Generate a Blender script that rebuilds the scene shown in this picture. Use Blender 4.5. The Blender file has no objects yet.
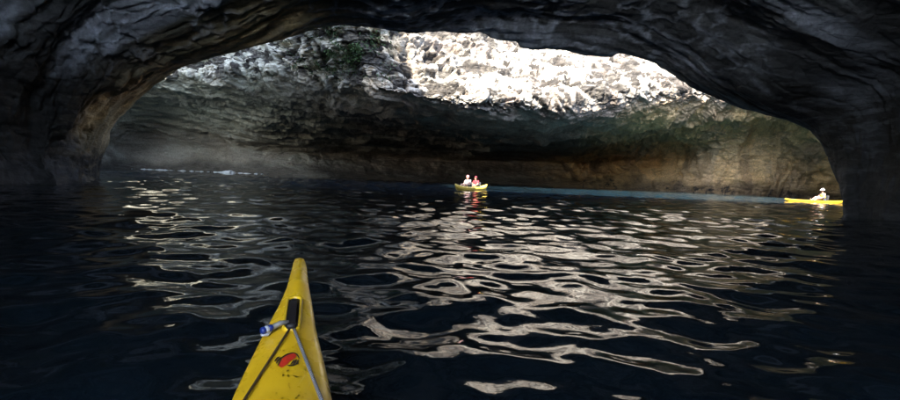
import bpy, bmesh, math, random
import numpy as np
from mathutils import Vector, Matrix

random.seed(7)
S = bpy.context.scene
C = S.collection

# ------------------------------------------------------------------ camera
FPX = 466.0                      # focal length in pixels of the 900 px wide photograph
PITCH = math.radians(3.05)
ROLL = math.radians(2.3)
CAM = np.array([0.0, 0.0, 1.0])
fwd = np.array([0.0, math.cos(PITCH), -math.sin(PITCH)])
up0 = np.array([0.0, math.sin(PITCH), math.cos(PITCH)])
ex = np.array([1.0, 0.0, 0.0])
rgt = math.cos(ROLL) * ex + math.sin(ROLL) * up0
upv = -math.sin(ROLL) * ex + math.cos(ROLL) * up0
cam_d = bpy.data.cameras.new('camera')
cam_d.sensor_width = 36.0
cam_d.lens = 36.0 * FPX / 900.0
cam_d.clip_start = 0.05
cam_d.clip_end = 3000.0
cam = bpy.data.objects.new('camera', cam_d)
C.objects.link(cam)
M4 = Matrix(((rgt[0], upv[0], -fwd[0], CAM[0]), (rgt[1], upv[1], -fwd[1], CAM[1]),
             (rgt[2], upv[2], -fwd[2], CAM[2]), (0, 0, 0, 1)))
cam.matrix_world = M4
S.camera = cam

# ------------------------------------------------------------------ sky, sun, exposure
SUN_EL, SUN_AZ = math.radians(52.0), math.radians(198.0)   # azimuth clockwise from +Y (behind, a little to the left)
sun_pos = Vector((math.sin(SUN_AZ) * math.cos(SUN_EL), math.cos(SUN_AZ) * math.cos(SUN_EL), math.sin(SUN_EL)))
W = bpy.data.worlds.new('World')
S.world = W
W.use_nodes = True
nt = W.node_tree
nt.nodes.clear()
sky = nt.nodes.new('ShaderNodeTexSky')
sky.sky_type = 'NISHITA'
sky.sun_disc = False
sky.sun_elevation = SUN_EL
sky.sun_rotation = SUN_AZ
bg = nt.nodes.new('ShaderNodeBackground')
bg.inputs['Strength'].default_value = 0.15
wo = nt.nodes.new('ShaderNodeOutputWorld')
nt.links.new(sky.outputs[0], bg.inputs[0])
nt.links.new(bg.outputs[0], wo.inputs[0])
sun_d = bpy.data.lights.new('sun', 'SUN')
sun_d.energy = 3.0
sun_d.angle = math.radians(0.53)
sun_d.color = (1.0, 0.93, 0.81)
sun = bpy.data.objects.new('sun', sun_d)
C.objects.link(sun)
sun.rotation_euler = (-sun_pos).to_track_quat('-Z', 'Y').to_euler()
sun.location = (0, -30, 60)
S.view_settings.view_transform = 'Standard'
S.view_settings.look = 'None'
S.view_settings.gamma = 1.0
S.view_settings.exposure = 3.5
S.view_settings.use_curve_mapping = False
S.cycles.use_denoising = True
S.cycles.max_bounces = 10
S.cycles.diffuse_bounces = 6
S.cycles.glossy_bounces = 4
S.cycles.sample_clamp_indirect = 8.0
S.cycles.caustics_reflective = False
S.cycles.caustics_refractive = False
S.cycles.blur_glossy = 0.5


def at(px, py, Y):
    """the point at depth Y that stands on the sight line through pixel (px, py)"""
    d = fwd + (px - 450.0) / FPX * rgt - (py - 200.0) / FPX * upv
    t = (Y - CAM[1]) / d[1]
    return CAM + d * t


def at_z(px, py, z):
    d = fwd + (px - 450.0) / FPX * rgt - (py - 200.0) / FPX * upv
    t = (z - CAM[2]) / d[2]
    return CAM + d * t


# ------------------------------------------------------------------ noise (numpy)
def _hash(ix, iy, iz, seed):
    h = (ix.astype(np.uint32) * np.uint32(374761393) + iy.astype(np.uint32) * np.uint32(668265263)
         + iz.astype(np.uint32) * np.uint32(2147483647 - 1013904223) + np.uint32(seed * 974711 & 0xffffffff))
    h = (h ^ (h >> np.uint32(13))) * np.uint32(1274126177)
    h = (h ^ (h >> np.uint32(16))) * np.uint32(2246822519)
    return ((h ^ (h >> np.uint32(15))) & np.uint32(0xffffff)).astype(np.float32) / np.float32(0xffffff)


def vnoise(p, seed=0):
    p = p.astype(np.float32) + np.float32(1000.37)
    i = np.floor(p)
    f = p - i
    f = f * f * f * (f * (f * 6 - 15) + 10)
    i = i.astype(np.int64)
    out = 0
    for dx in (0, 1):
        wx = f[:, 0] if dx else 1 - f[:, 0]
        for dy in (0, 1):
            wy = f[:, 1] if dy else 1 - f[:, 1]
            for dz in (0, 1):
                wz = f[:, 2] if dz else 1 - f[:, 2]
                out = out + _hash(i[:, 0] + dx, i[:, 1] + dy, i[:, 2] + dz, seed) * wx * wy * wz
    return out * 2 - 1


def fbm(p, octv=5, seed=0, gain=0.5, lac=2.07):
    a, s, tot, q = 1.0, 0.0, 0.0, p
    for k in range(octv):
        s = s + a * vnoise(q, seed + k * 17)
        tot += a
        a *= gain
        q = q * lac + 13.7
    return s / tot


def ridged(p, octv=5, seed=0, gain=0.5):
    a, s, tot, q = 1.0, 0.0, 0.0, p
    for k in range(octv):
        n = 1 - np.abs(vnoise(q, seed + k * 31)) * 2.0
        s = s + a * n
        tot += a
        a *= gain
        q = q * 2.1 + 7.3
    return s / tot


def cells(p, seed=0):
    """worley: distance to nearest, second nearest, and the id value of the nearest cell"""
    p = p.astype(np.float32) + np.float32(500.0)
    i = np.floor(p).astype(np.int64)
    d1 = np.full(len(p), 9.0, np.float32)
    d2 = d1.copy()
    idv = np.zeros(len(p), np.float32)
    for dx in (-1, 0, 1):
        for dy in (-1, 0, 1):
            for dz in (-1, 0, 1):
                cx, cy, cz = i[:, 0] + dx, i[:, 1] + dy, i[:, 2] + dz
                q = np.stack([cx + _hash(cx, cy, cz, seed), cy + _hash(cx, cy, cz, seed + 1),
                              cz + _hash(cx, cy, cz, seed + 2)], 1).astype(np.float32)
                d = np.sqrt(((q - p) ** 2).sum(1))
                v = _hash(cx, cy, cz, seed + 3)
                near = d < d1
                d2 = np.where(near, d1, np.minimum(d2, d))
                idv = np.where(near, v, idv)
                d1 = np.where(near, d, d1)
    return d1, d2, idv


def smooth(a, b, x):
    t = np.clip((x - a) / (b - a), 0, 1)
    return t * t * (3 - 2 * t)


def terrace(h, n, sharp=0.8):
    k = h * n
    f = k - np.floor(k)
    return (np.floor(k) + smooth(0.5 - 0.5 * (1 - sharp), 0.5 + 0.5 * (1 - sharp), f)) / n


# ------------------------------------------------------------------ sheets
def spline(P, counts):
    """Catmull-Rom through P (k, ...) with counts[j] samples in segment j"""
    P = np.asarray(P, float)
    k = len(P)
    ext = np.concatenate([[2 * P[0] - P[1]], P, [2 * P[-1] - P[-2]]])
    out = []
    for j in range(k - 1):
        n = counts[j]
        t = (np.arange(n) / n).reshape((-1,) + (1,) * (P.ndim - 1))
        a, b, c, d = ext[j], ext[j + 1], ext[j + 2], ext[j + 3]
        # gentle tension keeps the sheet from overshooting at sharp turns
        m1, m2 = (c - a) * 0.42, (d - b) * 0.42
        t2, t3 = t * t, t * t * t
        out.append((2 * t3 - 3 * t2 + 1) * b + (t3 - 2 * t2 + t) * m1 + (-2 * t3 + 3 * t2) * c + (t3 - t2) * m2)
    out.append(P[-1:])
    return np.concatenate(out)


def net(rows, vcounts, ucounts):
    R = np.asarray(rows, float)
    A = spline(R, vcounts)
    B = spline(np.swapaxes(A, 0, 1), ucounts)
    return np.swapaxes(B, 0, 1)


def normals(G):
    du = np.gradient(G, axis=1)
    dv = np.gradient(G, axis=0)
    n = np.cross(du, dv)
    n /= np.linalg.norm(n, axis=2, keepdims=True) + 1e-9
    return n


def grid_mesh(name, G, attrs=None, mat=None, flip=False):
    m, n = G.shape[:2]
    idx = np.arange(m * n).reshape(m, n)
    q = np.stack([idx[:-1, :-1], idx[:-1, 1:], idx[1:, 1:], idx[1:, :-1]], -1).reshape(-1, 4)
    if flip:
        q = q[:, ::-1]
    me = bpy.data.meshes.new(name)
    me.vertices.add(m * n)
    me.vertices.foreach_set('co', G.reshape(-1).astype(np.float32))
    me.loops.add(q.size)
    me.loops.foreach_set('vertex_index', q.reshape(-1).astype(np.int32))
    me.polygons.add(len(q))
    me.polygons.foreach_set('loop_start', np.arange(0, q.size, 4, dtype=np.int32))
    me.polygons.foreach_set('use_smooth', np.ones(len(q), dtype=bool))
    me.update(calc_edges=True)
    if attrs is not None:
        a = me.color_attributes.new('mask', 'FLOAT_COLOR', 'POINT')
        col = np.zeros((m * n, 4), np.float32)
        for k in range(min(4, attrs.shape[-1])):
            col[:, k] = attrs[..., k].reshape(-1)
        a.data.foreach_set('color', col.reshape(-1))
    if mat:
        me.materials.append(mat)
    o = bpy.data.objects.new(name, me)
    C.objects.link(o)
    return o


def obj(name, verts, faces, mat, parent=None, smooth_shade=True):
    me = bpy.data.meshes.new(name)
    me.from_pydata([tuple(v) for v in verts], [], [tuple(f) for f in faces])
    me.update()
    if smooth_shade:
        me.polygons.foreach_set('use_smooth', np.ones(len(me.polygons), dtype=bool))
    if mat:
        me.materials.append(mat)
    o = bpy.data.objects.new(name, me)
    C.objects.link(o)
    if parent:
        o.parent = parent
    return o


def empty(name, loc=(0, 0, 0), rz=0.0):
    o = bpy.data.objects.new(name, None)
    o.location = loc
    o.rotation_euler = (0, 0, rz)
    o.empty_display_size = 0.1
    C.objects.link(o)
    return o


def tag(o, label, cat, group=None):
    o['label'] = label
    o['category'] = cat
    if group:
        o['group'] = group
    return o


# ------------------------------------------------------------------ materials
class NB:
    def __init__(self, name):
        self.m = bpy.data.materials.new(name)
        self.m.use_nodes = True
        self.t = self.m.node_tree
        self.t.nodes.clear()
        self.out = self.n('ShaderNodeOutputMaterial')
        self.b = self.n('ShaderNodeBsdfPrincipled')
        self.l(self.b.outputs[0], self.out.inputs['Surface'])

    def n(self, kind, **kw):
        nd = self.t.nodes.new(kind)
        for k, v in kw.items():
            setattr(nd, k, v)
        return nd

    def l(self, a, b):
        self.t.links.new(a, b)

    def val(self, sock, v):
        if hasattr(v, 'is_output') or isinstance(v, bpy.types.NodeSocket):
            self.l(v, sock)
        else:
            sock.default_value = v

    def coords(self, scale=(1, 1, 1), rot=(0, 0, 0)):
        tc = self.n('ShaderNodeTexCoord')
        mp = self.n('ShaderNodeMapping')
        mp.inputs['Scale'].default_value = scale
        mp.inputs['Rotation'].default_value = rot
        self.l(tc.outputs['Object'], mp.inputs['Vector'])
        return mp.outputs[0]

    def noise(self, vec, scale, detail=6, rough=0.55, dist=0.0):
        nd = self.n('ShaderNodeTexNoise')
        self.l(vec, nd.inputs['Vector'])
        nd.inputs['Scale'].default_value = scale
        nd.inputs['Detail'].default_value = detail
        nd.inputs['Roughness'].default_value = rough
        nd.inputs['Distortion'].default_value = dist
        return nd.outputs['Fac']

    def voronoi(self, vec, scale, feature='F1'):
        nd = self.n('ShaderNodeTexVoronoi', feature=feature)
        self.l(vec, nd.inputs['Vector'])
        nd.inputs['Scale'].default_value = scale
        return nd.outputs['Distance']

    def ramp(self, fac, stops):
        nd = self.n('ShaderNodeValToRGB')
        self.l(fac, nd.inputs[0])
        el = nd.color_ramp.elements
        el[0].position, el[0].color = stops[0][0], stops[0][1]
        el[1].position, el[1].color = stops[1][0], stops[1][1]
        for p, c in stops[2:]:
            e = el.new(p)
            e.color = c
        return nd.outputs[0]

    def mix(self, fac, a, b, blend='MIX'):
        nd = self.n('ShaderNodeMix', data_type='RGBA', blend_type=blend)
        self.val(nd.inputs[0], fac)
        self.val(nd.inputs[6], a)
        self.val(nd.inputs[7], b)
        return nd.outputs[2]

    def math(self, op, a, b=0.5, clamp=False):
        nd = self.n('ShaderNodeMath', operation=op, use_clamp=clamp)
        self.val(nd.inputs[0], a)
        self.val(nd.inputs[1], b)
        return nd.outputs[0]

    def bump(self, height, strength, dist, prev=None):
        nd = self.n('ShaderNodeBump')
        nd.inputs['Strength'].default_value = strength
        nd.inputs['Distance'].default_value = dist
        self.l(height, nd.inputs['Height'])
        if prev is not None:
            self.l(prev, nd.inputs['Normal'])
        return nd.outputs[0]

    def masks(self):
        a = self.n('ShaderNodeAttribute', attribute_name='mask')
        s = self.n('ShaderNodeSeparateColor')
        self.l(a.outputs['Color'], s.inputs[0])
        return s.outputs[0], s.outputs[1], s.outputs[2], a.outputs['Alpha']


def g3(v, r=1.0, g=1.0, b=1.0):
    return (v * r, v * g, v * b, 1)


def rock_material(name, dark, light, mr, mg, mb, rough=0.75, fine=6.0, bump=0.6, spec=0.35, dk=(0.03, 0.025, 0.02, 1)):
    """dark / light: the stone's own two tones; mr, mg, mb: mineral, stain and algae colours under the three masks"""
    k = NB(name)
    v = k.coords()
    vs = k.coords((0.55, 0.55, 2.2), (0.12, 0.2, 0))
    n1 = k.noise(v, 0.45, 8, 0.62, 0.4)
    n2 = k.noise(vs, 1.6, 8, 0.62, 0.3)
    n3 = k.noise(v, fine, 6, 0.6)
    cr = k.voronoi(v, 1.3, 'DISTANCE_TO_EDGE')
    tone = k.math('ADD', k.math('MULTIPLY', n1, 0.55), k.math('MULTIPLY', n2, 0.45))
    col = k.ramp(tone, [(0.36, dark), (0.64, light)])
    r, g, b, al = k.masks()
    wob = k.math('MULTIPLY', k.math('SUBTRACT', n2, 0.5), 0.9)

    def m(x):
        e = k.math('ADD', x, k.math('MULTIPLY', wob, k.math('MULTIPLY', x, 1.6)))
        return k.math('MULTIPLY', e, 1.0, True)
    col = k.mix(m(g), col, mg)
    col = k.mix(m(b), col, mb)
    col = k.mix(m(r), col, mr)
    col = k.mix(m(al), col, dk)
    sp = k.ramp(n3, [(0.3, g3(0.55)), (0.7, g3(1.3))])
    col = k.mix(0.75, col, sp, 'MULTIPLY')
    k.l(col, k.b.inputs['Base Color'])
    k.b.inputs['Roughness'].default_value = rough
    k.b.inputs['Specular IOR Level'].default_value = spec
    crk = k.ramp(cr, [(0.0, g3(0.0)), (0.06, g3(1.0))])
    bn = k.bump(n2, bump, 0.35)
    bn = k.bump(n3, bump, 0.08, bn)
    bn = k.bump(crk, bump * 0.5, 0.05, bn)
    k.l(bn, k.b.inputs['Normal'])
    return k.m


def plain(name, col, rough=0.4, spec=0.5, vary=0.0, scale=20, bump=0.0, coat=0.0):
    k = NB(name)
    if vary or bump:
        v = k.coords()
        n = k.noise(v, scale, 5, 0.6)
        c = k.mix(1.0, col, k.ramp(n, [(0.3, g3(1 - vary)), (0.7, g3(1 + vary * 0.4))]), 'MULTIPLY')
        k.l(c, k.b.inputs['Base Color'])
        if bump:
            k.l(k.bump(n, bump, 0.01), k.b.inputs['Normal'])
    else:
        k.b.inputs['Base Color'].default_value = col
    k.b.inputs['Roughness'].default_value = rough
    k.b.inputs['Specular IOR Level'].default_value = spec
    k.b.inputs['Coat Weight'].default_value = coat
    return k.m


M = {}
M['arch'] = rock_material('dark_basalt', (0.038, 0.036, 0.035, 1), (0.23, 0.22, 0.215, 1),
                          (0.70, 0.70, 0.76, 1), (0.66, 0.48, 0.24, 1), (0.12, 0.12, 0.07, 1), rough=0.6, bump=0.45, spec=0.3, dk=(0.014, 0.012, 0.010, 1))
M['wall'] = rock_material('cave_rock', (0.12, 0.088, 0.070, 1), (0.33, 0.265, 0.21, 1),
                          (0.42, 0.385, 0.32, 1), (0.80, 0.52, 0.24, 1), (0.60, 0.59, 0.47, 1), rough=0.85)

# ------------------------------------------------------------------ the near rock arch
lip_px = [(70, 186, 19), (68, 152, 19.5), (88, 116, 20), (120, 86, 20.5), (165, 66, 21), (220, 56, 21.5),
          (290, 40, 22), (340, 31, 22), (410, 36, 22), (490, 28, 22), (570, 36, 22), (642, 51, 21.5), (698, 80, 21),
          (752, 107, 20.5), (808, 127, 20), (832, 162, 19.5), (845, 217, 18.5)]
far_px = [(88, 178, 29), (86, 152, 29), (93, 122, 29), (110, 84, 29), (150, 36, 28), (216, 8, 27),
          (288, 4, 26), (341, -2, 25), (410, 20, 24), (490, 12, 24), (570, 18, 24), (648, 36, 24), (712, 66, 24),
          (770, 92, 24), (832, 112, 23.5), (862, 160, 23), (880, 205, 23)]


def with_feet(pts):
    p = [np.array(q, float) for q in pts]
    a, b = p[0].copy(), p[-1].copy()
    a[2] = b[2] = -3.0
    return [a] + p + [b]


L = with_feet([at(*q) for q in lip_px])
Fr = with_feet([at(*q) for q in far_px])


def inner(Y, sx, sz, bulge=0.0):
    out = []
    for i, q in enumerate(L):
        z = q[2] if q[2] < 0.3 else 0.3 + (q[2] - 0.3) * sz
        out.append(np.array([q[0] * sx, Y, z]))
    return out


def bent(cx, cy, deg, sx, sz):
    """a ring of the passage where it turns away to its seaward mouth, left and behind"""
    c_, s_ = math.cos(math.radians(deg)), math.sin(math.radians(deg))
    return [np.array([cx + q[0] * c_, cy + q[0] * s_, q[2]]) for q in inner(0, sx, sz)]



T1x = [-52, -52, -48, -41, -33, -26, -19, -12, -7, -3, 2, 6, 10, 14, 20, 28, 40, 52, 52]
T1z = [-3, 20, 50, 66, 66, 64, 50, 32, 17, 11, 9.3, 9.0, 9.0, 9.0, 9.0, 8.6, 8.2, 7, -3]  # unseen left hill raised to keep sun off the left of the chamber
T1 = [np.array([x, 26.0 - 1.5 * (z < 18), z]) for x, z in zip(T1x, T1z)]
T2 = [np.array([x, 17.0, z * 1.1 + (5 if z > 0 else 0)]) for x, z in zip(T1x, T1z)]
T3 = [np.array([x, 9.0, z * 1.15 + (11 if z > 0 else 0)]) for x, z in zip(T1x, T1z)]
TM = [0.45 * a + 0.55 * b for a, b in zip(Fr, T1)]
for q in TM:
    q[1] = q[1] * 0.3 + 18.2 if q[2] < 13 else 27.0
rows = [bent(-2, -13.5, -6, 0.55, 2.1), bent(-0.4, -4.5, -3, 0.86, 2.0), inner(5, 1.05, 1.9), inner(13, 1.05, 1.62), inner(17.5, 1.02, 1.30), L, Fr, TM, T1, T2, T3]
vc = [14, 24, 60, 90, 80, 90, 24, 16, 10, 10]
uc = [6] + [20, 26, 26, 30, 32, 34, 26, 30, 32, 32, 32, 30, 30, 30, 30, 34] + [6]
G = net(rows, vc, uc)
N = normals(G)
P = G.reshape(-1, 3)
n = N.reshape(-1, 3)
# the normals point to the open side; make sure of it with a point that lies inside the passage
mid = np.array([0.0, 5.0, 2.0])
i0 = (sum(vc[:2]) + 2) * G.shape[1] + G.shape[1] // 2
if np.dot(n[i0], mid - P[i0]) < 0:
    n = -n
    flipA = True
else:
    flipA = False
dl = np.linalg.norm(np.diff(G[sum(vc[:5])], axis=0), axis=1)
su = np.tile(np.concatenate([[0], np.cumsum(dl)]), G.shape[0])
rad = P[:, 2] - np.tile(G[sum(vc[:5]), :, 2], G.shape[0])
st = np.stack([P[:, 0] * 0.16 + P[:, 1] * 0.02, P[:, 1] * 0.42, P[:, 2] * 0.55 + P[:, 0] * 0.05], 1)     # beds drawn out sideways
warp = np.stack([fbm(P * 0.12, 3, 5), fbm(P * 0.12, 3, 6), fbm(P * 0.12, 3, 7)], 1)
big = fbm(P * 0.11 + warp * 0.5, 4, 11)
fl = np.stack([su * 0.085, P[:, 1] * 0.62 + su * 0.035, rad * 0.25], 1)
led = fbm(fl + warp * 0.55, 5, 21, 0.46)
led2 = 0.65 * terrace(led, 4.0, 0.72) + 0.35 * led
flr = ridged(fl * np.array([1.6, 2.1, 2.0]) + warp * 0.8, 4, 25)
rid = ridged(P * np.array([0.35, 0.9, 0.9]) + warp * 1.5, 5, 41)
f1, f2, fid = cells(P * np.array([0.42, 1.0, 1.1]) + warp * 1.8 + 0.25 * big[:, None], 45)
facet = (fid - 0.5) * 0.55 - 0.35 * smooth(0.10, 0.0, f2 - f1)
fine = fbm(P * 1.7, 5, 61)
xs = P[:, 0]
smoothR = smooth(6, 13, xs)                        # the right pillar is smooth and water worn
amp = 1 - 0.55 * smoothR
# masks: pale mineral crust, ochre stain, brown algae
curl = 1 - np.abs(fbm(P * np.array([0.9, 1.6, 1.3]) + warp * 2.4, 4, 91)) * 7
crust = smooth(0.0, 0.9, curl) * smooth(-0.05, 0.2, fbm(P * 0.23, 3, 95) + 0.3 * smooth(6, 8.0, P[:, 2]))
crust = crust * smooth(2.5, 6.0, P[:, 2]) * (1 - 0.6 * smoothR) * (0.4 + 1.0 * np.exp(-((xs + 1) / 8.5) ** 2))
disp = 0.9 * big + amp * (1.75 * led2 + 0.22 * flr + 0.10 * rid + 0.38 * facet * (1 - 0.8 * smooth(18.5, 21.0, P[:, 1]))) + 0.18 * fine * amp
fold = ridged(P * np.array([0.10, 0.16, 0.13]) + warp * 0.6, 2, 77)
disp += smoothR * 1.15 * fold
keep = smooth(-0.6, 1.5, P[:, 2]) * 0.75 + 0.25
disp += 0.25 * crust * (1 - 0.9 * smooth(19.0, 21.2, P[:, 1]))
disp -= disp.mean()
beyond = smooth(20.5, 23.0, P[:, 1]) * smooth(0.0, -6.0, xs)
disp = disp * (1 - 0.5 * beyond) - 0.25 * beyond
P2 = P + n * (disp * 0.62 * keep)[:, None]
patch = smooth(0.08, 0.30, fbm(fl * np.array([1.5, 1.7, 1.5]) + warp * 0.6, 4, 97)) * 0.6 * smooth(2.0, 5.0, P[:, 2])
mr = np.clip(crust * 1.0 + patch * 0.9, 0, 1)
depth_beyond = smooth(17.8, 20.6, P[:, 1] + 1.2 * fbm(P * 0.3, 3, 89)) * smooth(-3.0, -9.0, xs) * (1 - smooth(12, 16, P[:, 2]))
mg = np.clip(depth_beyond * (0.8 + 0.6 * fbm(P * 0.5, 3, 99)) + 0.30 * smooth(0.15, 0.4, fbm(P * 0.2, 3, 98)) * smoothR, 0, 1)
mb = np.clip(0.6 * smooth(0.0, 0.3, fbm(P * 0.3, 3, 88)) * smooth(-6, -12, xs), 0, 1)
low_shade = (1 - smooth(3.0, 7.5, P[:, 2] + 2.5 * fbm(P * 0.25, 3, 90))) * (1 - 0.9 * depth_beyond * smooth(0.6, 3.2, P[:, 2]) * smooth(19.0, 22.0, P[:, 1] + 0.25 * P[:, 2]))  # lower near walls darkened in colour to stand for shade
mr = mr * (1 - depth_beyond)
pp = at(858, 112, 17.5)
mr = np.maximum(mr, 0.55 * np.exp(-(((P - pp) / np.array([1.4, 2.4, 2.2])) ** 2).sum(1)))  # pale blob: light on the right pillar put into the colour
A = np.stack([mr, mg, mb, np.clip(low_shade, 0, 1)], 1)
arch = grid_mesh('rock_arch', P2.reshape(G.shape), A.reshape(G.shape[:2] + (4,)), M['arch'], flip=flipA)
tag(arch, 'huge dark grey rock arch framing the view with its low layered ceiling', 'rock arch')

# ------------------------------------------------------------------ unseen rock added behind the viewer to block low sky light
u_ = np.linspace(-1, 1, 160)
v_ = np.linspace(0, 1, 40)
UU, VV = np.meshgrid(u_, v_)
HX = UU * 150
HY = -72 - 55 * VV ** 1.3 + 25 * np.abs(UU) ** 2 * -1
HZ = -3 + 27 * np.sin(np.clip(VV * 1.25, 0, 1) * math.pi / 2) * (1 - 0.35 * UU ** 4)
GH = np.stack([HX, HY, HZ], -1)
ph = GH.reshape(-1, 3)
GH = GH + (np.stack([fbm(ph * 0.07, 5, 501), fbm(ph * 0.07, 5, 502), fbm(ph * 0.07, 5, 503)], 1) * np.array([5, 7, 4])).reshape(GH.shape)
sky_blocker = grid_mesh('sky_blocker', GH, np.zeros(GH.shape[:2] + (4,)), M['wall'])
sky_blocker['kind'] = 'structure'

# ------------------------------------------------------------------ the far chamber with its open roof
cols = [  # px, base Y, (py, Y) x 5, rim Y
    (80, 66, (147, 66), (118, 64), (72, 56), (45, 56), (20, 57), 60, 36),
    (130, 73, (147, 73), (120, 70), (74, 60), (45, 60), (20, 61), 64, 36),
    (200, 75, (145, 75), (122, 71), (76, 59), (42, 60), (15, 61), 64, 36),
    (260, 74, (148, 75), (124, 68), (72, 54), (42, 57), (10, 60), 64, 36),
    (320, 74, (151, 78), (126, 66), (79, 49), (38, 47), (0, 46), 48, 40),
    (380, 78, (154, 83), (130, 64), (91, 44), (42, 44.5), (0, 45), 49, 36),
    (450, 80, (158, 87), (134, 62), (104, 44), (45, 48.5), (0, 53), 60, 32),
    (520, 80, (160, 87), (138, 61), (108, 45), (48, 54), (0, 60), 66, 30),
    (590, 76, (160, 82), (138, 60), (100, 46), (52, 55), (0, 61), 67, 30),
    (650, 68, (158, 71), (132, 60), (96, 48), (58, 56), (10, 61), 67, 30),
    (710, 61, (155, 61), (130, 58.5), (94, 52), (60, 55), (15, 59), 66, 30),
    (780, 59, (155, 58.5), (130, 56.5), (98, 51), (70, 53), (30, 55), 62, 30),
    (850, 54, (160, 52), (135, 47), (105, 41), (75, 41), (40, 42), 48, 30)]
net_rows = [[] for _ in range(10)]
for (px, yb, r2, r3, r4, r5, r6, yr, zr) in cols:
    hz = 175.2 + (px - 450) * math.tan(ROLL)
    w = at(px, hz + 466.0 / yb, yb)
    base = np.array([w[0], yb, 0.0])
    net_rows[0].append(base + np.array([0, 1.5, -4]))
    net_rows[1].append(base)
    r4a = (r4[0] + 0.45 * min(36, r3[0] - r4[0]), r4[1] + 0.13 * (r3[1] - r4[1]) + 1.2)
    r4b = (r4[0] - 0.28 * (r4[0] - r5[0]), r4[1] + 0.08 * (r5[1] - r4[1]))
    for j, (py, Y) in enumerate((r2, r3, r4a, r4, r4b, r5, r6)):
        net_rows[2 + j].append(at(px, py, Y))
    top = at(px, r6[0], r6[1])
    net_rows[9].append(np.array([top[0] * 1.05, yr, zr]))
zl = [-4, 0, 2.5, 6, 8.5, 10, 12, 15, 20, 30]
for j in range(10):
    net_rows[j].insert(0, np.array([-60.0, 63.0 if j < 5 else 45.0, zl[j]]))
    net_rows[j].insert(0, np.array([-64.0, 62.0 if j < 5 else 24.0, zl[j]]))
    net_rows[j].append(np.array([52.0, 30.0, zl[j]]))
    net_rows[j].append(np.array([54.0, 20.0, zl[j]]))
vcB = [6, 46, 60, 60, 50, 44, 74, 56, 16]
ucB = [4, 20, 50, 62, 66, 66, 66, 70, 70, 70, 66, 62, 62, 50, 16, 4]
GB = net(net_rows, vcB, ucB)
NB_ = normals(GB)
P = GB.reshape(-1, 3)
n = NB_.reshape(-1, 3)
i0 = np.argmin(np.abs(P - np.array([3, 62, 4])).sum(1))
flipB = np.dot(n[i0], np.array([0.0, 30.0, 2.0]) - P[i0]) < 0
if flipB:
    n = -n
vrow = np.repeat(np.linspace(0, 1, GB.shape[0]), GB.shape[1])
rowpos = np.concatenate([[0], np.cumsum(vcB)]) / sum(vcB)
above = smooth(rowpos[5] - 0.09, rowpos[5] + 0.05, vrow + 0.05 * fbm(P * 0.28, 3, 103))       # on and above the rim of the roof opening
warp = np.stack([fbm(P * 0.09, 3, 105), fbm(P * 0.09, 3, 106), fbm(P * 0.09, 3, 107)], 1)
big = fbm(P * 0.085 + warp * 0.5, 4, 111)
st = P * np.array([0.10, 0.16, 0.42]) + warp * 0.9
led = terrace(fbm(st, 5, 121), 4, 0.7)
rid = ridged(P * np.array([0.30, 0.22, 0.55]) + warp * 1.2, 5, 131)
fine = fbm(P * 1.1, 5, 141)
d1, d2, cid = cells(P * np.array([0.70, 1.0, 1.15]) + warp * 1.6 + 0.2 * fine[:, None], 151)
e1, e2, eid = cells(P * np.array([2.0, 2.6, 3.2]) + warp * 1.6 + 0.2 * fine[:, None], 161)
pit = smooth(0.09, 0.05, cid) * smooth(0.05, 0.25, d2 - d1)
blocks = (cid - 0.5) * 0.3 - smooth(0.12, 0.0, d2 - d1) * 0.35 + (eid - 0.5) * 0.10 - smooth(0.12, 0.0, e2 - e1) * 0.14 - 0.8 * pit
sd = at(430, 150, 66) - at(150, 85, 60)
sd /= np.linalg.norm(sd)
al_ = P @ sd
sq = (P - al_[:, None] * sd) * 0.45 + al_[:, None] * sd * 0.06
beds = ridged(sq + warp * 0.7, 5, 175)                                     # beds dipping down to the right
flute = ridged(P * np.array([0.45, 0.3, 0.07]) + warp * 1.1, 4, 171)      # water-cut vertical flutes of the right-hand wall
xr = smooth(12, 24, P[:, 0])
below = 1 - above
disp = 1.5 * big + below * ((0.6 * (1 - 0.7 * xr) * led + 0.25 * rid) * smooth(1.0, 7.0, P[:, 2]) + 1.15 * beds * (1 - xr) * smooth(2.0, 7.0, P[:, 2])) + 0.24 * fine + below * (0.10 * (eid - 0.5) - 0.08 * smooth(0.10, 0.0, e2 - e1)) + above * (1.0 * blocks + 0.8 * rid + 1.0 * beds + 0.6 * fbm(P * 0.4, 3, 145) + 0.25 * fbm(P * 2.6, 4, 146)) + below * xr * (1.3 * flute + 0.35 * (cid - 0.5) - 0.25 * smooth(0.1, 0, d2 - d1))
keep = smooth(-0.5, 2.5, P[:, 2]) * 0.8 + 0.2
P2 = P + n * (disp * 0.75 * keep)[:, None]
tone = fbm(P * 0.2 + warp, 4, 181)
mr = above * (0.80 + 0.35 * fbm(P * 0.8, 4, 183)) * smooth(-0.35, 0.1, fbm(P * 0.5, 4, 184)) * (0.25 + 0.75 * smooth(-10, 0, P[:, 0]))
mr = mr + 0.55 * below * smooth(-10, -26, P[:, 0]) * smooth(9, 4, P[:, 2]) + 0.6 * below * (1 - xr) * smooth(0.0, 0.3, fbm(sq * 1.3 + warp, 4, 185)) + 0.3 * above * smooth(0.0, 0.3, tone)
streak = smooth(-0.05, 0.3, fbm(P * np.array([0.55, 0.2, 0.06]), 4, 187)) * smooth(12, 8, P[:, 2])
v1, v2, vid = cells(P * np.array([0.55, 0.25, 0.10]) + warp * 1.2 + 0.35 * fine[:, None], 193)
vcrack = smooth(0.09, 0.02, v2 - v1)
mg = below * xr * np.clip(0.55 + 0.5 * (vid - 0.3) + 0.8 * streak, 0, 1) + above * 0.6 * smooth(2, -8, P[:, 0]) * smooth(-0.2, 0.2, fbm(P * 0.5, 3, 188))
left = smooth(-10, -26, P[:, 0])
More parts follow.
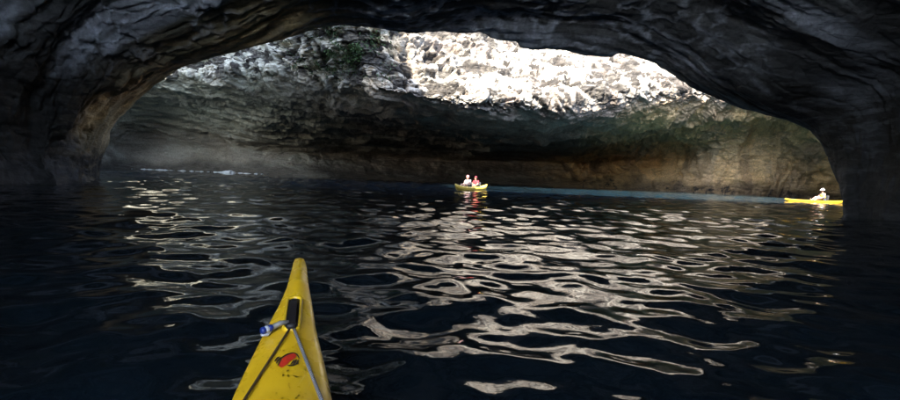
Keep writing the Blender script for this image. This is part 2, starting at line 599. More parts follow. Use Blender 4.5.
mb = left * smooth(4.5, 8, P[:, 2]) * 0.9 + above * smooth(-4, -16, P[:, 0]) * 0.2
dk = above * np.clip(pit * 0.9 + 0.9 * smooth(-0.02, -0.18, beds) +   smooth(0.20, 0.12, eid) * 0.95 + smooth(0.10, 0.26, fbm(P * np.array([1.1, 1.6, 2.2]), 4, 191)) + 0.9 * smooth(0.12, 0.3, fbm(P * np.array([0.25, 0.4, 0.5]), 4, 196)), 0, 1)  # pits and bed lows darkened to stand for shadow, plus dark rock specks
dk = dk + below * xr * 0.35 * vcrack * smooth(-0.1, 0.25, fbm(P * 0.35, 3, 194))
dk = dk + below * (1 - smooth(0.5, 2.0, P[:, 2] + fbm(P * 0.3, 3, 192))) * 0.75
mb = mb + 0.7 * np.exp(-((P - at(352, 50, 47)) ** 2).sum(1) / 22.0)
A = np.clip(np.stack([mr, mg, mb, dk], 1), 0, 1)
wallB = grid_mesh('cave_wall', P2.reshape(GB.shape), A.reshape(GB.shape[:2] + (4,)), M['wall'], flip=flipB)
tag(wallB, 'brown curved cave wall beyond the arch, overhanging, with sunlit white rim of the roof opening', 'cave wall')
WALL_PTS, WALL_N, WALL_ABOVE = P2, n, above

# ------------------------------------------------------------------ the water
k = NB('sea_water')
v = k.coords()
pos = k.n('ShaderNodeSeparateXYZ')
k.l(v, pos.inputs[0])
shoal = k.n('ShaderNodeMapRange', interpolation_type='SMOOTHSTEP')
shoal.inputs['From Min'].default_value = -2.0
shoal.inputs['From Max'].default_value = 20.0
k.l(k.math('ADD', pos.outputs[0], k.math('MULTIPLY', k.math('SUBTRACT', k.noise(v, 0.12, 3), 0.5), 9.0)), shoal.inputs['Value'])
deep_y = k.n('ShaderNodeMapRange', interpolation_type='SMOOTHSTEP')
deep_y.inputs['From Min'].default_value = 23.0
deep_y.inputs['From Max'].default_value = 37.0
k.l(pos.outputs[1], deep_y.inputs['Value'])
sh = k.math('MULTIPLY', shoal.outputs[0], deep_y.outputs[0])
k.l(k.mix(sh, (0.0032, 0.0065, 0.0095, 1), (0.008, 0.020, 0.027, 1)), k.b.inputs['Base Color'])
k.b.inputs['Roughness'].default_value = 0.03
k.b.inputs['IOR'].default_value = 1.33
k.l(k.bump(k.noise(k.coords((0.8, 1.0, 1.0)), 7.0, 4, 0.55, 0.6), 0.07, 0.02), k.b.inputs['Normal'])
M['water'] = k.m

rr = [0.25]
while rr[-1] < 95:
    r_ = rr[-1]
    rr.append(r_ + max(0.012, min(0.0085 * r_, 0.16)) if r_ < 60 else r_ * 1.02)
while rr[-1] < 900:
    rr.append(rr[-1] * 1.25)
rr = np.array(rr)
fa = np.linspace(-math.radians(62), math.radians(62), 700)
ba = np.linspace(math.radians(62), math.radians(298), 70)[1:-1]
th = np.concatenate([fa, ba, [fa[0] + 2 * math.pi]])
TH, RR = np.meshgrid(th, rr)
X, Y = RR * np.sin(TH), RR * np.cos(TH)
rng = np.random.RandomState(12)
Z = np.zeros_like(X)
dX, dY = np.zeros_like(X), np.zeros_like(X)
spac = np.maximum(np.gradient(rr)[:, None] * np.ones_like(X), RR * (th[1] - th[0]))
main = math.radians(84)
for i in range(150):
    lam = 0.16 * (12.0 ** (rng.rand() ** 0.9))
    kk = 2 * math.pi / lam
    a = main + rng.normal(0, 0.85)
    slope = 0.025 * (1.0 if lam > 0.5 else (lam / 0.5) ** 1.25) * (1.0 if lam < 0.95 else (0.95 / lam) ** 0.8) * (0.6 + 0.8 * rng.rand())
    am = slope / kk
    ph = rng.rand() * 6.283
    fade = np.clip((lam / spac - 2.2) / 2.0, 0, 1)
    arg = kk * (math.cos(a) * X + math.sin(a) * Y) + ph
    Z += am * fade * np.cos(arg)
    dX -= 0.8 * am * fade * math.cos(a) * np.sin(arg)
    dY -= 0.8 * am * fade * math.sin(a) * np.sin(arg)
for i in range(40):
    lam = rng.uniform(0.07, 0.2)
    kk = 2 * math.pi / lam
    a = main + rng.normal(0, 1.1)
    am = 0.006 / kk
    fade = np.clip((lam / spac - 2.2) / 2.0, 0, 1)
    Z += am * fade * np.cos(kk * (math.cos(a) * X + math.sin(a) * Y) + rng.rand() * 6.283)
patchy = 0.75 + 0.45 * fbm(np.stack([X.reshape(-1) * 0.09, Y.reshape(-1) * 0.13, X.reshape(-1) * 0], 1), 2, 200).reshape(X.shape)
calm = np.clip(patchy, 0.45, 1.3)
GW = np.stack([X + dX * calm, Y + dY * calm, Z * calm], -1)
water = grid_mesh('water', GW, None, M['water'], flip=True)
water['kind'] = 'structure'

# ------------------------------------------------------------------ small builders
def tube(path, rad, seg=8, cap=True):
    path = [np.array(p, float) for p in path]
    vs, fs = [], []
    rad = rad if hasattr(rad, '__len__') else [rad] * len(path)
    prev = None
    for i, p in enumerate(path):
        d = path[min(i + 1, len(path) - 1)] - path[max(i - 1, 0)]
        d = d / (np.linalg.norm(d) + 1e-9)
        ref = prev if prev is not None else (np.array([0, 0, 1.0]) if abs(d[2]) < 0.9 else np.array([1.0, 0, 0]))
        a = ref - d * np.dot(ref, d)
        a /= np.linalg.norm(a) + 1e-9
        prev = a
        b = np.cross(d, a)
        for j in range(seg):
            t = 2 * math.pi * j / seg
            vs.append(p + rad[i] * (math.cos(t) * a + math.sin(t) * b))
    for i in range(len(path) - 1):
        for j in range(seg):
            fs.append((i * seg + j, i * seg + (j + 1) % seg, (i + 1) * seg + (j + 1) % seg, (i + 1) * seg + j))
    if cap:
        fs.append(tuple(range(seg))[::-1])
        fs.append(tuple(range((len(path) - 1) * seg, len(path) * seg)))
    return vs, fs


def loft(secs, closed=True, caps=True):
    n_ = len(secs[0])
    vs = [p for s_ in secs for p in s_]
    fs = []
    for i in range(len(secs) - 1):
        for j in range(n_ if closed else n_ - 1):
            fs.append((i * n_ + j, i * n_ + (j + 1) % n_, (i + 1) * n_ + (j + 1) % n_, (i + 1) * n_ + j))
    if caps:
        fs.append(tuple(range(n_))[::-1])
        fs.append(tuple(range((len(secs) - 1) * n_, len(secs) * n_)))
    return vs, fs


def fix_normals(o):
    bm = bmesh.new()
    bm.from_mesh(o.data)
    bmesh.ops.recalc_face_normals(bm, faces=bm.faces)
    bm.to_mesh(o.data)
    bm.free()
    return o


def local(o_verts, root_loc):
    return [np.array(v) - np.array(root_loc) for v in o_verts]


# ------------------------------------------------------------------ the kayak under the camera
k = NB('yellow_polyethylene')
v = k.coords()
n1 = k.noise(v, 7.0, 5, 0.6)
c_ = k.ramp(n1, [(0.3, (0.64, 0.38, 0.009, 1)), (0.7, (0.78, 0.49, 0.015, 1))])
sc1 = k.noise(k.coords((90, 4, 30), (0, 0, 0.5)), 1.0, 3, 0.5)
sc2 = k.noise(k.coords((5, 110, 30), (0, 0, 0.2)), 1.0, 3, 0.5)
msk = k.ramp(k.noise(v, 3.2, 3, 0.5), [(0.45, g3(0)), (0.62, g3(1))])
s1 = k.ramp(sc1, [(0.68, g3(0)), (0.72, g3(1))])
s2 = k.ramp(sc2, [(0.70, g3(0)), (0.74, g3(1))])
scr = k.math('MULTIPLY', k.math('ADD', s1, s2, True), k.math('MULTIPLY', msk, 0.45))
c_ = k.mix(scr, c_, (0.80, 0.62, 0.20, 1))
dirt = k.ramp(k.noise(v, 26.0, 4, 0.65), [(0.60, g3(0)), (0.70, g3(0.05))])
c_ = k.mix(dirt, c_, (0.30, 0.19, 0.03, 1))
k.l(c_, k.b.inputs['Base Color'])
k.l(k.ramp(k.noise(v, 5.0, 4, 0.6), [(0.35, g3(0.2)), (0.65, g3(0.42))]), k.b.inputs['Roughness'])
k.l(k.bump(k.noise(v, 60.0, 3, 0.5), 0.06, 0.004), k.b.inputs['Normal'])
M['hull'] = k.m
M['rim'] = plain('yellow_moulded_rim', (0.72, 0.46, 0.02, 1), 0.3, 0.5)
M['black'] = plain('black_webbing', (0.012, 0.010, 0.010, 1), 0.55, 0.4, vary=0.3, scale=60)
M['cord_dark'] = plain('dark_cord', (0.05, 0.03, 0.012, 1), 0.7)
k = NB('grey_braided_cord')
v = k.coords((1, 1, 1), (0.4, 0.3, 0.8))
w_ = k.n('ShaderNodeTexWave')
w_.inputs['Scale'].default_value = 45.0
w_.inputs['Distortion'].default_value = 2.0
k.l(v, w_.inputs['Vector'])
k.l(k.ramp(w_.outputs['Fac'], [(0.2, g3(0.09)), (0.8, g3(0.27, 1.0, 0.98, 0.94))]), k.b.inputs['Base Color'])
k.l(k.bump(w_.outputs['Fac'], 0.6, 0.004), k.b.inputs['Normal'])
k.b.inputs['Roughness'].default_value = 0.8
M['cord_grey'] = k.m
M['grip_grey'] = plain('grey_grip', (0.20, 0.19, 0.16, 1), 0.5, vary=0.3, scale=60)
M['blue'] = plain('blue_plastic', (0.012, 0.03, 0.17, 1), 0.35)
M['white'] = plain('white_plastic', (0.38, 0.40, 0.44, 1), 0.4)
M['red_print'] = plain('red_print', (0.62, 0.035, 0.012, 1), 0.5, vary=0.25, scale=80)
M['black_print'] = plain('black_print', (0.02, 0.012, 0.01, 1), 0.5)

stn = [(259, 299.5, 9, .500), (262, 299.5, 12, .497), (268, 299.5, 15, .487), (287, 298, 22, .455), (306, 295.5, 34, .42),
       (325, 291.5, 47, .39), (343, 289, 60, .37), (362, 286.5, 74, .35), (381, 284, 87, .335), (400, 281.5, 99, .325)]
pts = []
for (py, cx, wpx, z) in stn:
    p = at_z(cx, py, z)
    dep = np.dot(p - CAM, fwd)
    pts.append((p, wpx / FPX * dep))
tip = pts[0][0]
ax = pts[-1][0] - tip
ax[2] = 0
LEN0 = np.linalg.norm(ax)
ax /= LEN0                                   # from the bow towards the stern
lat = np.array([-ax[1], ax[0], 0.0])         # to the kayak's right-hand side when seen from the bow
ks, kw, kz, kc = [], [], [], []
for p, w in pts:
    ks.append(np.dot(p - tip, ax))
    kw.append(w / 2)
    kz.append(p[2])
    kc.append(np.dot(p - tip, lat))
for s_, w_, z_ in ((1.7, .205, .315), (2.2, .285, .31), (2.8, .34, .31), (3.4, .33, .31), (4.0, .25, .33), (4.5, .13, .38), (4.75, .04, .43)):
    ks.append(s_)
    kw.append(w_)
    kz.append(z_)
    kc.append(kc[len(pts) - 1] * max(0.0, 1 - (s_ - LEN0) / 0.6))
ks, kw, kz, kc = map(np.array, (ks, kw, kz, kc))


def deck_crown(s_):
    return 0.045 * np.interp(s_, [0, .3, 1.2, 2.0, 4.8], [0.15, .5, 1.0, 0.8, .3])


def deck_z(s_, off):
    w_ = np.interp(s_, ks, kw)
    t = min(1.0, abs(off - np.interp(s_, ks, kc)) / w_)
    return np.interp(s_, ks, kz) + deck_crown(s_) * (1 - t ** 1.6)


def on_deck(px, py, lift=0.0):
    z = 0.38
    for _ in range(12):
        p = at_z(px, py, z)
        z = deck_z(np.dot(p - tip, ax), np.dot(p - tip, lat)) + lift
    return at_z(px, py, z)


kay_loc = tip + ax * 2.4
kay_loc[2] = 0.0
kay = empty('kayak', kay_loc)
tag(kay, 'long yellow kayak bow pointing out from the bottom edge with cords and red emblem', 'kayak')


def kpart(name, vs, fs, mat, parent=None, sm=True):
    o = obj(name, [np.array(v) - kay_loc for v in vs], fs, mat, kay, sm)
    if parent:
        o.parent = parent
    return fix_normals(o)


secs = []
for s_ in np.concatenate([np.linspace(ks[0], .12, 8)[:-1], np.linspace(.12, 1.6, 50)[:-1], np.linspace(1.6, ks[-1], 34)]):
    w_, z_, c_ = (np.interp(s_, ks, q) for q in (kw, kz, kc))
    keel = np.interp(s_, [-.02, .1, .35, .8, 1.5, 3.6, 4.4, 4.76], [.455, .36, .16, -.05, -.11, -.11, -.02, .36])
    side = z_ - 0.018
    half = [(0.0, z_ + deck_crown(s_))]
    for t in (.2, .4, .6, .78, .9):
        half.append((t * w_, z_ + deck_crown(s_) * (1 - t ** 1.6)))
    half += [(.965 * w_, z_ - .003), (w_, side), (1.0 * w_, side * .75 + keel * .25), (.93 * w_, side * .5 + keel * .5), (.7 * w_, side * .2 + keel * .8), (.3 * w_, keel * .97 + side * .03), (0, keel)]
    ring = [tip + ax * s_ + lat * (c_ + o_) + np.array([0, 0, z - tip[2]]) for o_, z in half]
    ring += [tip + ax * s_ + lat * (c_ - o_) + np.array([0, 0, z - tip[2]]) for o_, z in half[-2:0:-1]]
    secs.append(ring)
vs, fs = loft(secs)
hull = kpart('hull', vs, fs, M['hull'])
# moulded slot with the carry strap
rc = [on_deck(294.6, 298.5, .003), on_deck(291.2, 329, .003)]
axis = (rc[1] - rc[0])
ln = np.linalg.norm(axis)
axis /= ln
sid = np.cross(axis, np.array([0, 0, 1.0]))
sid /= np.linalg.norm(sid)
upn = np.cross(sid, axis)
if upn[2] < 0:
    upn = -upn


def lozenge(hw, grow, lift, seg=28):
    out = []
    for j in range(seg):
        t = 2 * math.pi * j / seg
        c_, s_ = math.cos(t), math.sin(t)
        # stadium shape
        l2 = ln / 2 + grow - hw
        out.append((rc[0] + rc[1]) / 2 + axis * ((l2 if c_ > 0 else -l2) + hw * c_) + sid * hw * s_ + upn * lift)
    return out


rings = [lozenge(.034, .014, -.010), lozenge(.033, .012, .004), lozenge(.029, .008, .009), lozenge(.024, .003, .007), lozenge(.0215, 0, -.002)]
vs, fs = loft(rings, True, False)
fs = list(fs)
slot = kpart('handle_slot', vs, fs, M['rim'])
lz = lozenge(.023, .001, .0005)  # flat dark plate stands in for the shaded recess
kpart('slot_shade', lz, [tuple(range(len(lz)))], M['black'], slot, False)
strap = []
for i, t in enumerate(np.linspace(0, 1, 12)):
    c_ = rc[0] + axis * ln * (0.14 + 0.76 * t) + upn * (0.006 + 0.016 * math.sin(math.pi * t))
    strap.append([c_ + sid * .013 + upn * .004, c_ - sid * .013 + upn * .004, c_ - sid * .013 - upn * .004, c_ + sid * .013 - upn * .004])
vs, fs = loft(strap)
kpart('carry_strap', vs, fs, M['black'], None, False)
for t in (0.16, 0.90):
    c_ = rc[0] + axis * ln * t + upn * .008
    vs, fs = tube([c_ - upn * .006, c_ + upn * .005, c_ + upn * .007], [.011, .011, .006], 12)
    kpart('bolt', vs, fs, M['black'])
# knot where the deck cords meet
c_ = rc[1] + upn * .012
vs, fs = tube([c_ - sid * .018, c_ - sid * .012, c_ + sid * .012, c_ + sid * .018], [.006, .013, .013, .006], 10)
kpart('knot', vs, fs, M['black'])
for name, a, b, mat, r_ in (('deck_cord', (289.5, 329), (244, 400), M['cord_dark'], .0042), ('deck_cord', (294, 329), (321.5, 400), M['cord_grey'], .0058)):
    path = [on_deck(a[0] + (b[0] - a[0]) * t, a[1] + (b[1] - a[1]) * t, r_ + .002 + .004 * math.sin(t * 9) ** 2) for t in np.linspace(0, 1, 22)]
    d = path[-1] - path[-2]
    for q in range(6):
        p = path[-1] + d * 1.2
        p[2] = deck_z(np.dot(p - tip, ax), np.dot(p - tip, lat)) + r_
        path.append(p)
    vs, fs = tube(path, r_, 8)
    kpart(name, vs, fs, mat)
# carrying toggle on its short line, lying over the left edge
a, b = on_deck(288.5, 322, .018), at_z(272.5, 327.2, .42)
vs, fs = tube([a, (a + b) / 2 + np.array([0, 0, .006]), b], [.008, .010, .011], 10)
tog = kpart('toggle_line', vs, fs, M['grip_grey'])
e = at_z(261, 331.4, .415)
d = e - b
vs, fs = tube([b - d * .05, b + d * .1, b + d * .3, b + d * .38], [.010, 0.0125, .0135, .011], 14)
g1 = kpart('toggle_grip', vs, fs, M['blue'])
vs, fs = tube([b + d * .36, b + d * .42, b + d * .62, b + d * .66], [.011, .0135, .0135, .011], 14)
kpart('tape_band', vs, fs, M['white'], g1)
vs, fs = tube([b + d * .64, b + d * .7, b + d * .92, b + d * 1.0, b + d * 1.03], [.011, .0135, .0135, .010, .004], 14)
kpart('end_cap', vs, fs, M['blue'], g1)
h = at_z(267, 334.2, .40)
vs, fs = tube([b + d * .15 + np.array([0, 0, -.01]), h, e + np.array([0, 0, -.012])], [.006, .009, .006], 8)
kpart('tape_tail', vs, fs, M['white'], g1)
# beads of water on the deck
rgd = np.random.RandomState(3)
dv, df = [], []
for _ in range(170):
    t = rgd.rand() ** 0.7
    py = 275 + 125 * t
    cx = np.interp(py, [q[0] for q in stn], [q[1] for q in stn])
    hw = np.interp(py, [q[0] for q in stn], [q[2] for q in stn]) / 2
    p = on_deck(cx + hw * rgd.uniform(-.85, .85), py, 0.0)
    r_ = rgd.uniform(.0012, .0042)
    b = len(dv)
    dv.append(p + np.array([0, 0, r_ * .55]))
    for ring, (rr_, zz) in enumerate(((.6, .42), (1.0, -.1))):
        for q in range(8):
            dv.append(p + np.array([r_ * rr_ * math.cos(q * .785), r_ * rr_ * math.sin(q * .785), r_ * zz]))
    for q in range(8):
        df.append((b, b + 1 + q, b + 1 + (q + 1) % 8))
        df.append((b + 1 + q, b + 9 + q, b + 9 + (q + 1) % 8, b + 1 + (q + 1) % 8))
k = NB('water_bead')
k.b.inputs['Base Color'].default_value = (0.9, 0.9, 0.9, 1)
k.b.inputs['Roughness'].default_value = 0.02
k.b.inputs['IOR'].default_value = 1.33
k.b.inputs['Transmission Weight'].default_value = 1.0
beads = kpart('water_beads', dv, df, k.m)
beads['kind'] = 'stuff'
# the emblem: red brush blot between black slanting strokes
logo = empty('emblem', (0, 0, 0))
logo.parent = kay


def deck_patch(name, poly, mat, lift):
    """fan of a star-shaped outline given in pixels, subdivided so it hugs the curved deck"""
    cx = sum(p[0] for p in poly) / len(poly)
    cy = sum(p[1] for p in poly) / len(poly)
    vs, fs = [on_deck(cx, cy, lift)], []
    n_ = len(poly)
    for r_ in (.35, .7, 1.0):
        for p in poly:
            vs.append(on_deck(cx + (p[0] - cx) * r_, cy + (p[1] - cy) * r_, lift))
    for j in range(n_):
        fs.append((0, 1 + j, 1 + (j + 1) % n_))
        for q in range(2):
            o_ = 1 + q * n_
            fs.append((o_ + j, o_ + n_ + j, o_ + n_ + (j + 1) % n_, o_ + (j + 1) % n_))
    return kpart(name, vs, fs, mat, logo)


blot = [(279, 366.4), (278.9, 363.6), (280.8, 360.4), (284, 357.2), (288, 354.6), (292, 353.2), (295.2, 353.6), (296.4, 355.4), (295.4, 357.6), (292.2, 359.6),
        (289.4, 361.4), (287.2, 363.8), (284.4, 366), (281.4, 367.4)]
deck_patch('red_blot', blot, M['red_print'], .0025)


def stroke(p0, p1, p2, w, lift):
    vs, fs = [], []
    n_ = 14
    for i in range(n_ + 1):
        t = i / n_
        x = (1 - t) ** 2 * p0[0] + 2 * t * (1 - t) * p1[0] + t * t * p2[0]
        y = (1 - t) ** 2 * p0[1] + 2 * t * (1 - t) * p1[1] + t * t * p2[1]
        dx = 2 * (1 - t) * (p1[0] - p0[0]) + 2 * t * (p2[0] - p1[0])
        dy = 2 * (1 - t) * (p1[1] - p0[1]) + 2 * t * (p2[1] - p1[1])
        l_ = math.hypot(dx, dy)
        ww = w * math.sin(math.pi * (0.12 + 0.76 * t)) / 2
        vs.append(on_deck(x - dy / l_ * ww, y + dx / l_ * ww, lift))
        vs.append(on_deck(x + dy / l_ * ww, y - dx / l_ * ww, lift))
        if i:
            k0 = 2 * i
            fs.append((k0 - 2, k0 - 1, k0 + 1, k0))
    kpart('stroke', vs, fs, M['black_print'], logo, False)


for p0, p1, p2, w in (((274.6, 361.4), (276, 358.6), (279.4, 356.6), 1.5), ((276.2, 363.6), (277.4, 360.4), (281, 357.4), 1.4), ((277.8, 365.8), (278.6, 362.6), (281.6, 359.4), 1.3),
                      ((279.6, 359.6), (286, 353.2), (294.4, 352.6), 1.5), ((294, 352.8), (298, 353.8), (299.3, 359), 1.4),
                      ((290.4, 364.4), (292.6, 362.4), (294.4, 359.4), 1.4), ((292.8, 364.8), (295.2, 362.6), (296.6, 358.8), 1.6), ((295.4, 364.6), (297.6, 362.6), (298.4, 359.4), 1.4),
                      ((287, 365), (292, 366.4), (298.6, 363), 1.2)):
    stroke(p0, p1, p2, w, .0035)


# ------------------------------------------------------------------ kayaks and paddlers inside the cave
M['hull2'] = plain('yellow_hull_weathered', (0.78, 0.52, 0.09, 1), 0.4, 0.5, vary=0.2, scale=4)
M['hull3'] = plain('orange_yellow_hull', (0.66, 0.38, 0.015, 1), 0.4, 0.5, vary=0.2, scale=4)
M['seat'] = plain('black_seat_foam', (0.02, 0.02, 0.022, 1), 0.8, vary=0.3, scale=30)
M['skin'] = plain('skin', (0.42, 0.24, 0.17, 1), 0.55, vary=0.15, scale=12)
M['shirt_white'] = plain('white_shirt', (0.56, 0.44, 0.46, 1), 0.85, vary=0.2, scale=14)
M['vest_red'] = plain('red_shirt', (0.46, 0.02, 0.03, 1), 0.8, vary=0.25, scale=14)
M['vest_yellow'] = plain('yellow_life_vest', (0.62, 0.50, 0.05, 1), 0.8, vary=0.25, scale=14)
M['shorts'] = plain('dark_shorts', (0.03, 0.035, 0.05, 1), 0.85, vary=0.3, scale=14)
M['hair'] = plain('dark_hair', (0.035, 0.022, 0.018, 1), 0.6, vary=0.4, scale=40)
M['hat_maroon'] = plain('maroon_cap', (0.12, 0.012, 0.02, 1), 0.8, vary=0.2, scale=20)
M['hat_pink'] = plain('pink_cap', (0.62, 0.24, 0.25, 1), 0.85, vary=0.15, scale=20)
M['hat_white'] = plain('white_hat', (0.66, 0.65, 0.64, 1), 0.85, vary=0.15, scale=20)


def sit_on_top(name, loc, rz, length, width, rise, free, mat, seats, label, group):
    root = empty(name, loc, rz)
    tag(root, label, 'kayak', group)
    secs = []
    for t in np.linspace(-1, 1, 41):
        a = abs(t)
        w_ = width / 2 * max(0.02, (1 - a ** 2.6)) ** 0.8
        edge = free + rise * a ** 4
        keel = -0.11 + (0.17 + rise) * a ** 7
        well = 0.12 * max(0.0, 1 - (a / 0.72) ** 6)
        x = t * length / 2
        h_ = [(0, edge + .02 - well), (.45 * w_, edge + .018 - well), (.72 * w_, edge + .012 - well * .8), (.86 * w_, edge + .02), (.97 * w_, edge + .005),
              (w_, edge - .05), (.96 * w_, edge * .45 + keel * .55), (.7 * w_, edge * .12 + keel * .88), (.3 * w_, keel + .01), (0, keel)]
        secs.append([np.array([x, o_, z]) for o_, z in h_] + [np.array([x, -o_, z]) for o_, z in h_[-2:0:-1]])
    vs, fs = loft(secs)
    fix_normals(obj('hull', vs, fs, mat, root))
    for sx in seats:
        s_ = []
        for t in np.linspace(0, 1, 7):
            x = sx - .16 - .10 * t
            z = .16 + .42 * t
            hw = .21 * (1 - .25 * t * t)
            s_.append([np.array([x, y, z]) for y in np.linspace(-hw, hw, 7)] + [np.array([x - .035, y, z]) for y in np.linspace(hw, -hw, 7)])
        vs, fs = loft(s_)
        fix_normals(obj('seat_back', vs, fs, M['seat'], root))
    for hx in (length * .36,):
        vs, fs = tube([(hx, 0, free + .005 + rise * .22), (hx, 0, free + .042 + rise * .22), (hx, 0, free + .05 + rise * .22)], [.12, .12, .10], 18)
        obj('hatch', vs, fs, M['seat'], root)
    for e_ in (-1, 1):
        x = e_ * length * .475
        z = free + .03 + rise * .82
        vs, fs = tube([(x - .07, 0, z), (x - .05, 0, z + .05), (x + .05, 0, z + .05), (x + .07, 0, z)], .010, 6)
        obj('end_handle', vs, fs, M['seat'], root)
    return root


def skin_mesh(name, verts, edges, roots, mat, parent, sub=2):
    me = bpy.data.meshes.new(name)
    me.from_pydata([tuple(v[:3]) for v in verts], edges, [])
    me.update()
    o = bpy.data.objects.new(name, me)
    C.objects.link(o)
    sk = o.modifiers.new('Skin', 'SKIN')
    sk.use_smooth_shade = True
    lay = me.skin_vertices[0].data
    for i, v in enumerate(verts):
        r_ = v[3]
        lay[i].radius = (r_, v[4] if len(v) > 4 else r_)
        lay[i].use_root = i in roots
    ss = o.modifiers.new('Sub', 'SUBSURF')
    ss.levels = ss.render_levels = sub
    dg = bpy.context.evaluated_depsgraph_get()
    m2 = bpy.data.meshes.new_from_object(o.evaluated_get(dg))
    o.modifiers.clear()
    o.data = m2
    m2.name = name
    m2.materials.clear()
    m2.materials.append(mat)
    m2.polygons.foreach_set('use_smooth', np.ones(len(m2.polygons), dtype=bool))
    if parent:
        o.parent = parent
    return o


def person(loc, rz, top_mat, head_kind, head_mat, sleeves, lean, label, group, k=1.0):
    root = empty('person', loc, rz)
    root.scale = (k, k, k)
    tag(root, label, 'person', group)
    l = lean
    V = [(0, 0, .11, .125, .14), (0.0 + .3 * l, 0, .28, .105, .125), (.0 + .6 * l, 0, .44, .115, .15), (.01 + .8 * l, 0, .555, .062), (.02 + .9 * l, 0, .63, .054),
         (.03 + l, 0, .70, .078), (.035 + l, 0, .775, .090), (.025 + l, 0, .845, .062)]
    E = [(0, 1), (1, 2), (2, 3), (3, 4), (4, 5), (5, 6), (6, 7)]
    V += [(.118 + l, 0, .745, .014), (.095 + l, 0, .765, .020)]     # nose
    E += [(6, 9), (9, 8)]
    roots = {0}
    for sg in (-1, 1):
        b = len(V)
        V += [(.0 + .75 * l, sg * .17, .52, .062), (.11 + .6 * l, sg * .25, .30, .044), (.33 + .3 * l, sg * .20, .22, .031), (.39 + .3 * l, sg * .185, .205, .036, .022), (.44 + .3 * l, sg * .18, .195, .033, .018)]
        E += [(2, b), (b, b + 1), (b + 1, b + 2), (b + 2, b + 3), (b + 3, b + 4)]
        hx, hy = .44 + .3 * l, sg * .18
        for fi, (dy, ll) in enumerate(((-.030, .055), (-.010, .065), (.010, .062), (.030, .048))):
            c = len(V)
            V += [(hx - .01, hy + dy * .8, .195, .0095), (hx + ll * .55, hy + dy, .188, .009), (hx + ll * .9, hy + dy, .165, .008), (hx + ll, hy + dy, .142, .0065)]
            E += [(c, c + 1), (c + 1, c + 2), (c + 2, c + 3)]
            roots.add(c)
        c = len(V)
        V += [(hx - .05, hy - sg * .022, .20, .011), (hx - .02, hy - sg * .052, .185, .010), (hx + .01, hy - sg * .062, .168, .008)]
        E += [(c, c + 1), (c + 1, c + 2)]
        roots.add(c)
        b = len(V)
        V += [(.05, sg * .10, .085, .088), (.43, sg * .15, .29, .060), (.62, sg * .14, .16, .052), (.78, sg * .12, .05, .037), (.83, sg * .12, .045, .04), (.87, sg * .13, .15, .026)]
        E += [(0, b), (b, b + 1), (b + 1, b + 2), (b + 2, b + 3), (b + 3, b + 4), (b + 4, b + 5)]
    skin_mesh('body', V, E, roots, M['skin'], root)
    # shirt or life vest
    V = [(0, 0, .14, .150, .165), (.3 * l, 0, .28, .138, .158), (.6 * l, 0, .44, .142, .178), (.75 * l, 0, .53, .085, .10)]
    E = [(0, 1), (1, 2), (2, 3)]
    if sleeves:
        for sg in (-1, 1):
            b = len(V)
            V += [(.75 * l, sg * .17, .52, .078), (.08 + .65 * l, sg * .225, .37, .062)]
            E += [(2, b), (b, b + 1)]
    skin_mesh('shirt' if sleeves else 'life_vest', V, E, {0}, top_mat, root)
    V = [(0, 0, .10, .145, .155)]
    E = []
    for sg in (-1, 1):
        b = len(V)
        V += [(.05, sg * .10, .088, .105), (.30, sg * .135, .22, .085)]
        E += [(0, b), (b, b + 1)]
    skin_mesh('shorts', V, E, {0}, M['shorts'], root)
    cx, cz = .02 + l, .80
    if head_kind == 'hat':
        prof = [(.17, -.012), (.172, -.004), (.115, .012), (.108, .06), (.085, .092), (.03, .10)]
    else:
        prof = [(.100, -.09), (.106, -.03), (.106, .03), (.09, .075), (.05, .100), (.01, .104)]
    s_ = []
    for r_, z in prof:
        back = -.012 if head_kind != 'hat' else 0
        s_.append([np.array([cx + back + r_ * math.cos(t), r_ * .88 * math.sin(t), cz + z + (-.02 * math.cos(t) if head_kind == 'hat' else .045 * math.cos(t) * (z < 0))]) for t in np.linspace(0, 2 * math.pi, 17)[:-1]])
    vs, fs = loft(s_)
    fix_normals(obj('hat' if head_kind == 'hat' else ('cap' if head_kind == 'cap' else 'hair'), vs, fs, head_mat, root))
    return root


def place(px, py):
    p = at_z(px, py, 0.0)
    return Vector((p[0], p[1], 0.0))


GRP = 'kayaks paddled inside the cave'
c1 = place(471.5, 190.3)
A1 = math.radians(180 + 48)
sit_on_top('kayak', c1, A1, 3.5, 0.86, 0.20, 0.23, M['hull2'], (0.42, -0.52), 'pale yellow tandem kayak with two paddlers in the middle of the water', GRP)
d1_ = Vector((math.cos(A1), math.sin(A1), 0))
person(c1 + d1_ * .42 + Vector((0, 0, .13)), A1, M['shirt_white'], 'cap', M['hat_pink'], True, .03, 'person in white top seated in front of the tandem kayak', 'paddlers in the cave', 1.02)
person(c1 - d1_ * .50 + Vector((0, 0, .13)), A1, M['vest_red'], 'cap', M['hat_maroon'], True, .06, 'person in red shirt seated behind the white top in the tandem kayak', 'paddlers in the cave', 0.98)
c2 = place(814.5, 202.4)
A2 = math.radians(180 + 4)
sit_on_top('kayak', c2, A2, 5.0, 0.62, 0.07, 0.15, M['hull3'], (-0.75,), 'slim orange yellow kayak beside the right pillar', GRP)
d2_ = Vector((math.cos(A2), math.sin(A2), 0))
person(c2 - d2_ * .72 + Vector((0, 0, .13)), A2, M['vest_yellow'], 'hat', M['hat_white'], False, .10, 'person in yellow vest and white hat in the kayak beside the right pillar', 'paddlers in the cave', 1.1)


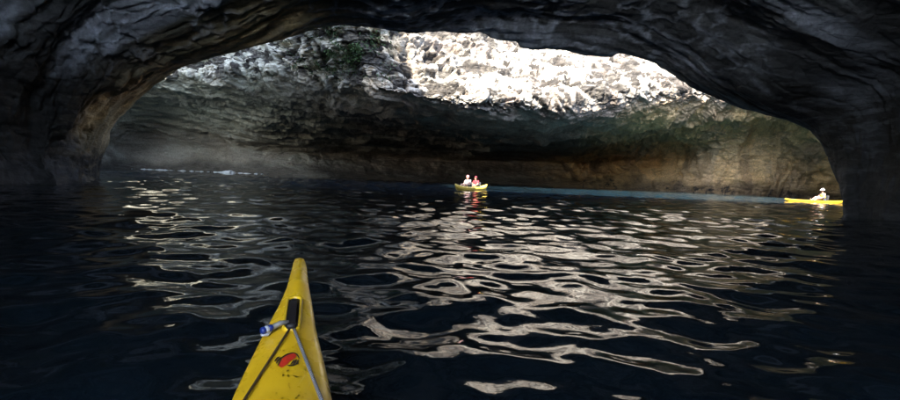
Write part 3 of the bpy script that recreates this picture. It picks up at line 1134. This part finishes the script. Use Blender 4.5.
# ------------------------------------------------------------------ surf and plants
M['foam'] = plain('sea_foam', (0.72, 0.74, 0.74, 1), 0.8, vary=0.25, scale=3)
xs_ = np.linspace(118, 268, 420)
vs, fs = [], []
for i, px in enumerate(xs_):
    yb = 70.5 - 2.0 * math.cos((px - 190) / 60.0) * -1
    hz = 175.2 + (px - 450) * math.tan(ROLL)
    p = at(px, hz + 466.0 / yb, yb)
    q = np.array([[px * .045, 0.3, 0.7]])
    h_ = max(0.0, float(0.06 + 0.32 * fbm(q * 7.0, 4, 301)[0]) + 0.30 * math.exp(-((px - 226) / 9.0) ** 2) + .10 * math.exp(-((px - 165) / 14.0) ** 2))
    wd = 0.3 + 1.4 * h_
    for (dy, dz) in ((-wd, -.12), (-wd * .55, h_ * .62), (0, h_), (wd * .5, h_ * .7), (wd, -.12)):
        vs.append(np.array([p[0], yb + dy, dz * 1.0 - .05]))
    if i:
        for j in range(4):
            k0 = (i - 1) * 5 + j
            fs.append((k0, k0 + 1, k0 + 6, k0 + 5))
foam = obj('sea_foam', vs, fs, M['foam'])
foam['kind'] = 'stuff'
foam['label'] = 'thin white line of surf along the far left shore of the cave'
foam['category'] = 'foam'

# ferns and moss on the shaded rim of the opening
rel = WALL_PTS - CAM
dz_ = rel @ fwd
pxs = 450 + FPX * (rel @ rgt) / dz_
pys = 200 - FPX * (rel @ upv) / dz_
wgt = np.exp(-(((pxs - 345) / 34) ** 2 + ((pys - 48) / 17) ** 2)) + .7 * np.exp(-(((pxs - 372) / 14) ** 2 + ((pys - 66) / 9) ** 2))
wgt *= smooth(-.15, .2, fbm(WALL_PTS * .7, 3, 401)) * (dz_ < 62)
wgt /= wgt.sum()
rg = np.random.RandomState(5)
pick = rg.choice(len(WALL_PTS), 2600, p=wgt)
vs, fs = [], []
for i in pick:
    c_ = WALL_PTS[i] + rg.normal(0, .12, 3) + WALL_N[i] * abs(rg.normal(0, .12))
    d = rg.normal(0, 1, 3) + np.array([0, -.6, -.5])
    d /= np.linalg.norm(d)
    e_ = np.cross(d, rg.normal(0, 1, 3))
    e_ /= np.linalg.norm(e_)
    l_ = rg.uniform(.10, .26)
    w_ = l_ * rg.uniform(.22, .4)
    b = len(vs)
    vs += [c_, c_ + d * l_ * .5 + e_ * w_, c_ + d * l_, c_ + d * l_ * .5 - e_ * w_]
    fs.append((b, b + 1, b + 2, b + 3))
M['leaf'] = plain('fern_leaf', (0.045, 0.085, 0.025, 1), 0.6, 0.3, vary=0.5, scale=1.5)
fern = obj('ferns', vs, fs, M['leaf'], None, False)
fern['kind'] = 'stuff'
fern['label'] = 'green ferns and moss hanging on the rim of the roof opening'
fern['category'] = 'ferns'
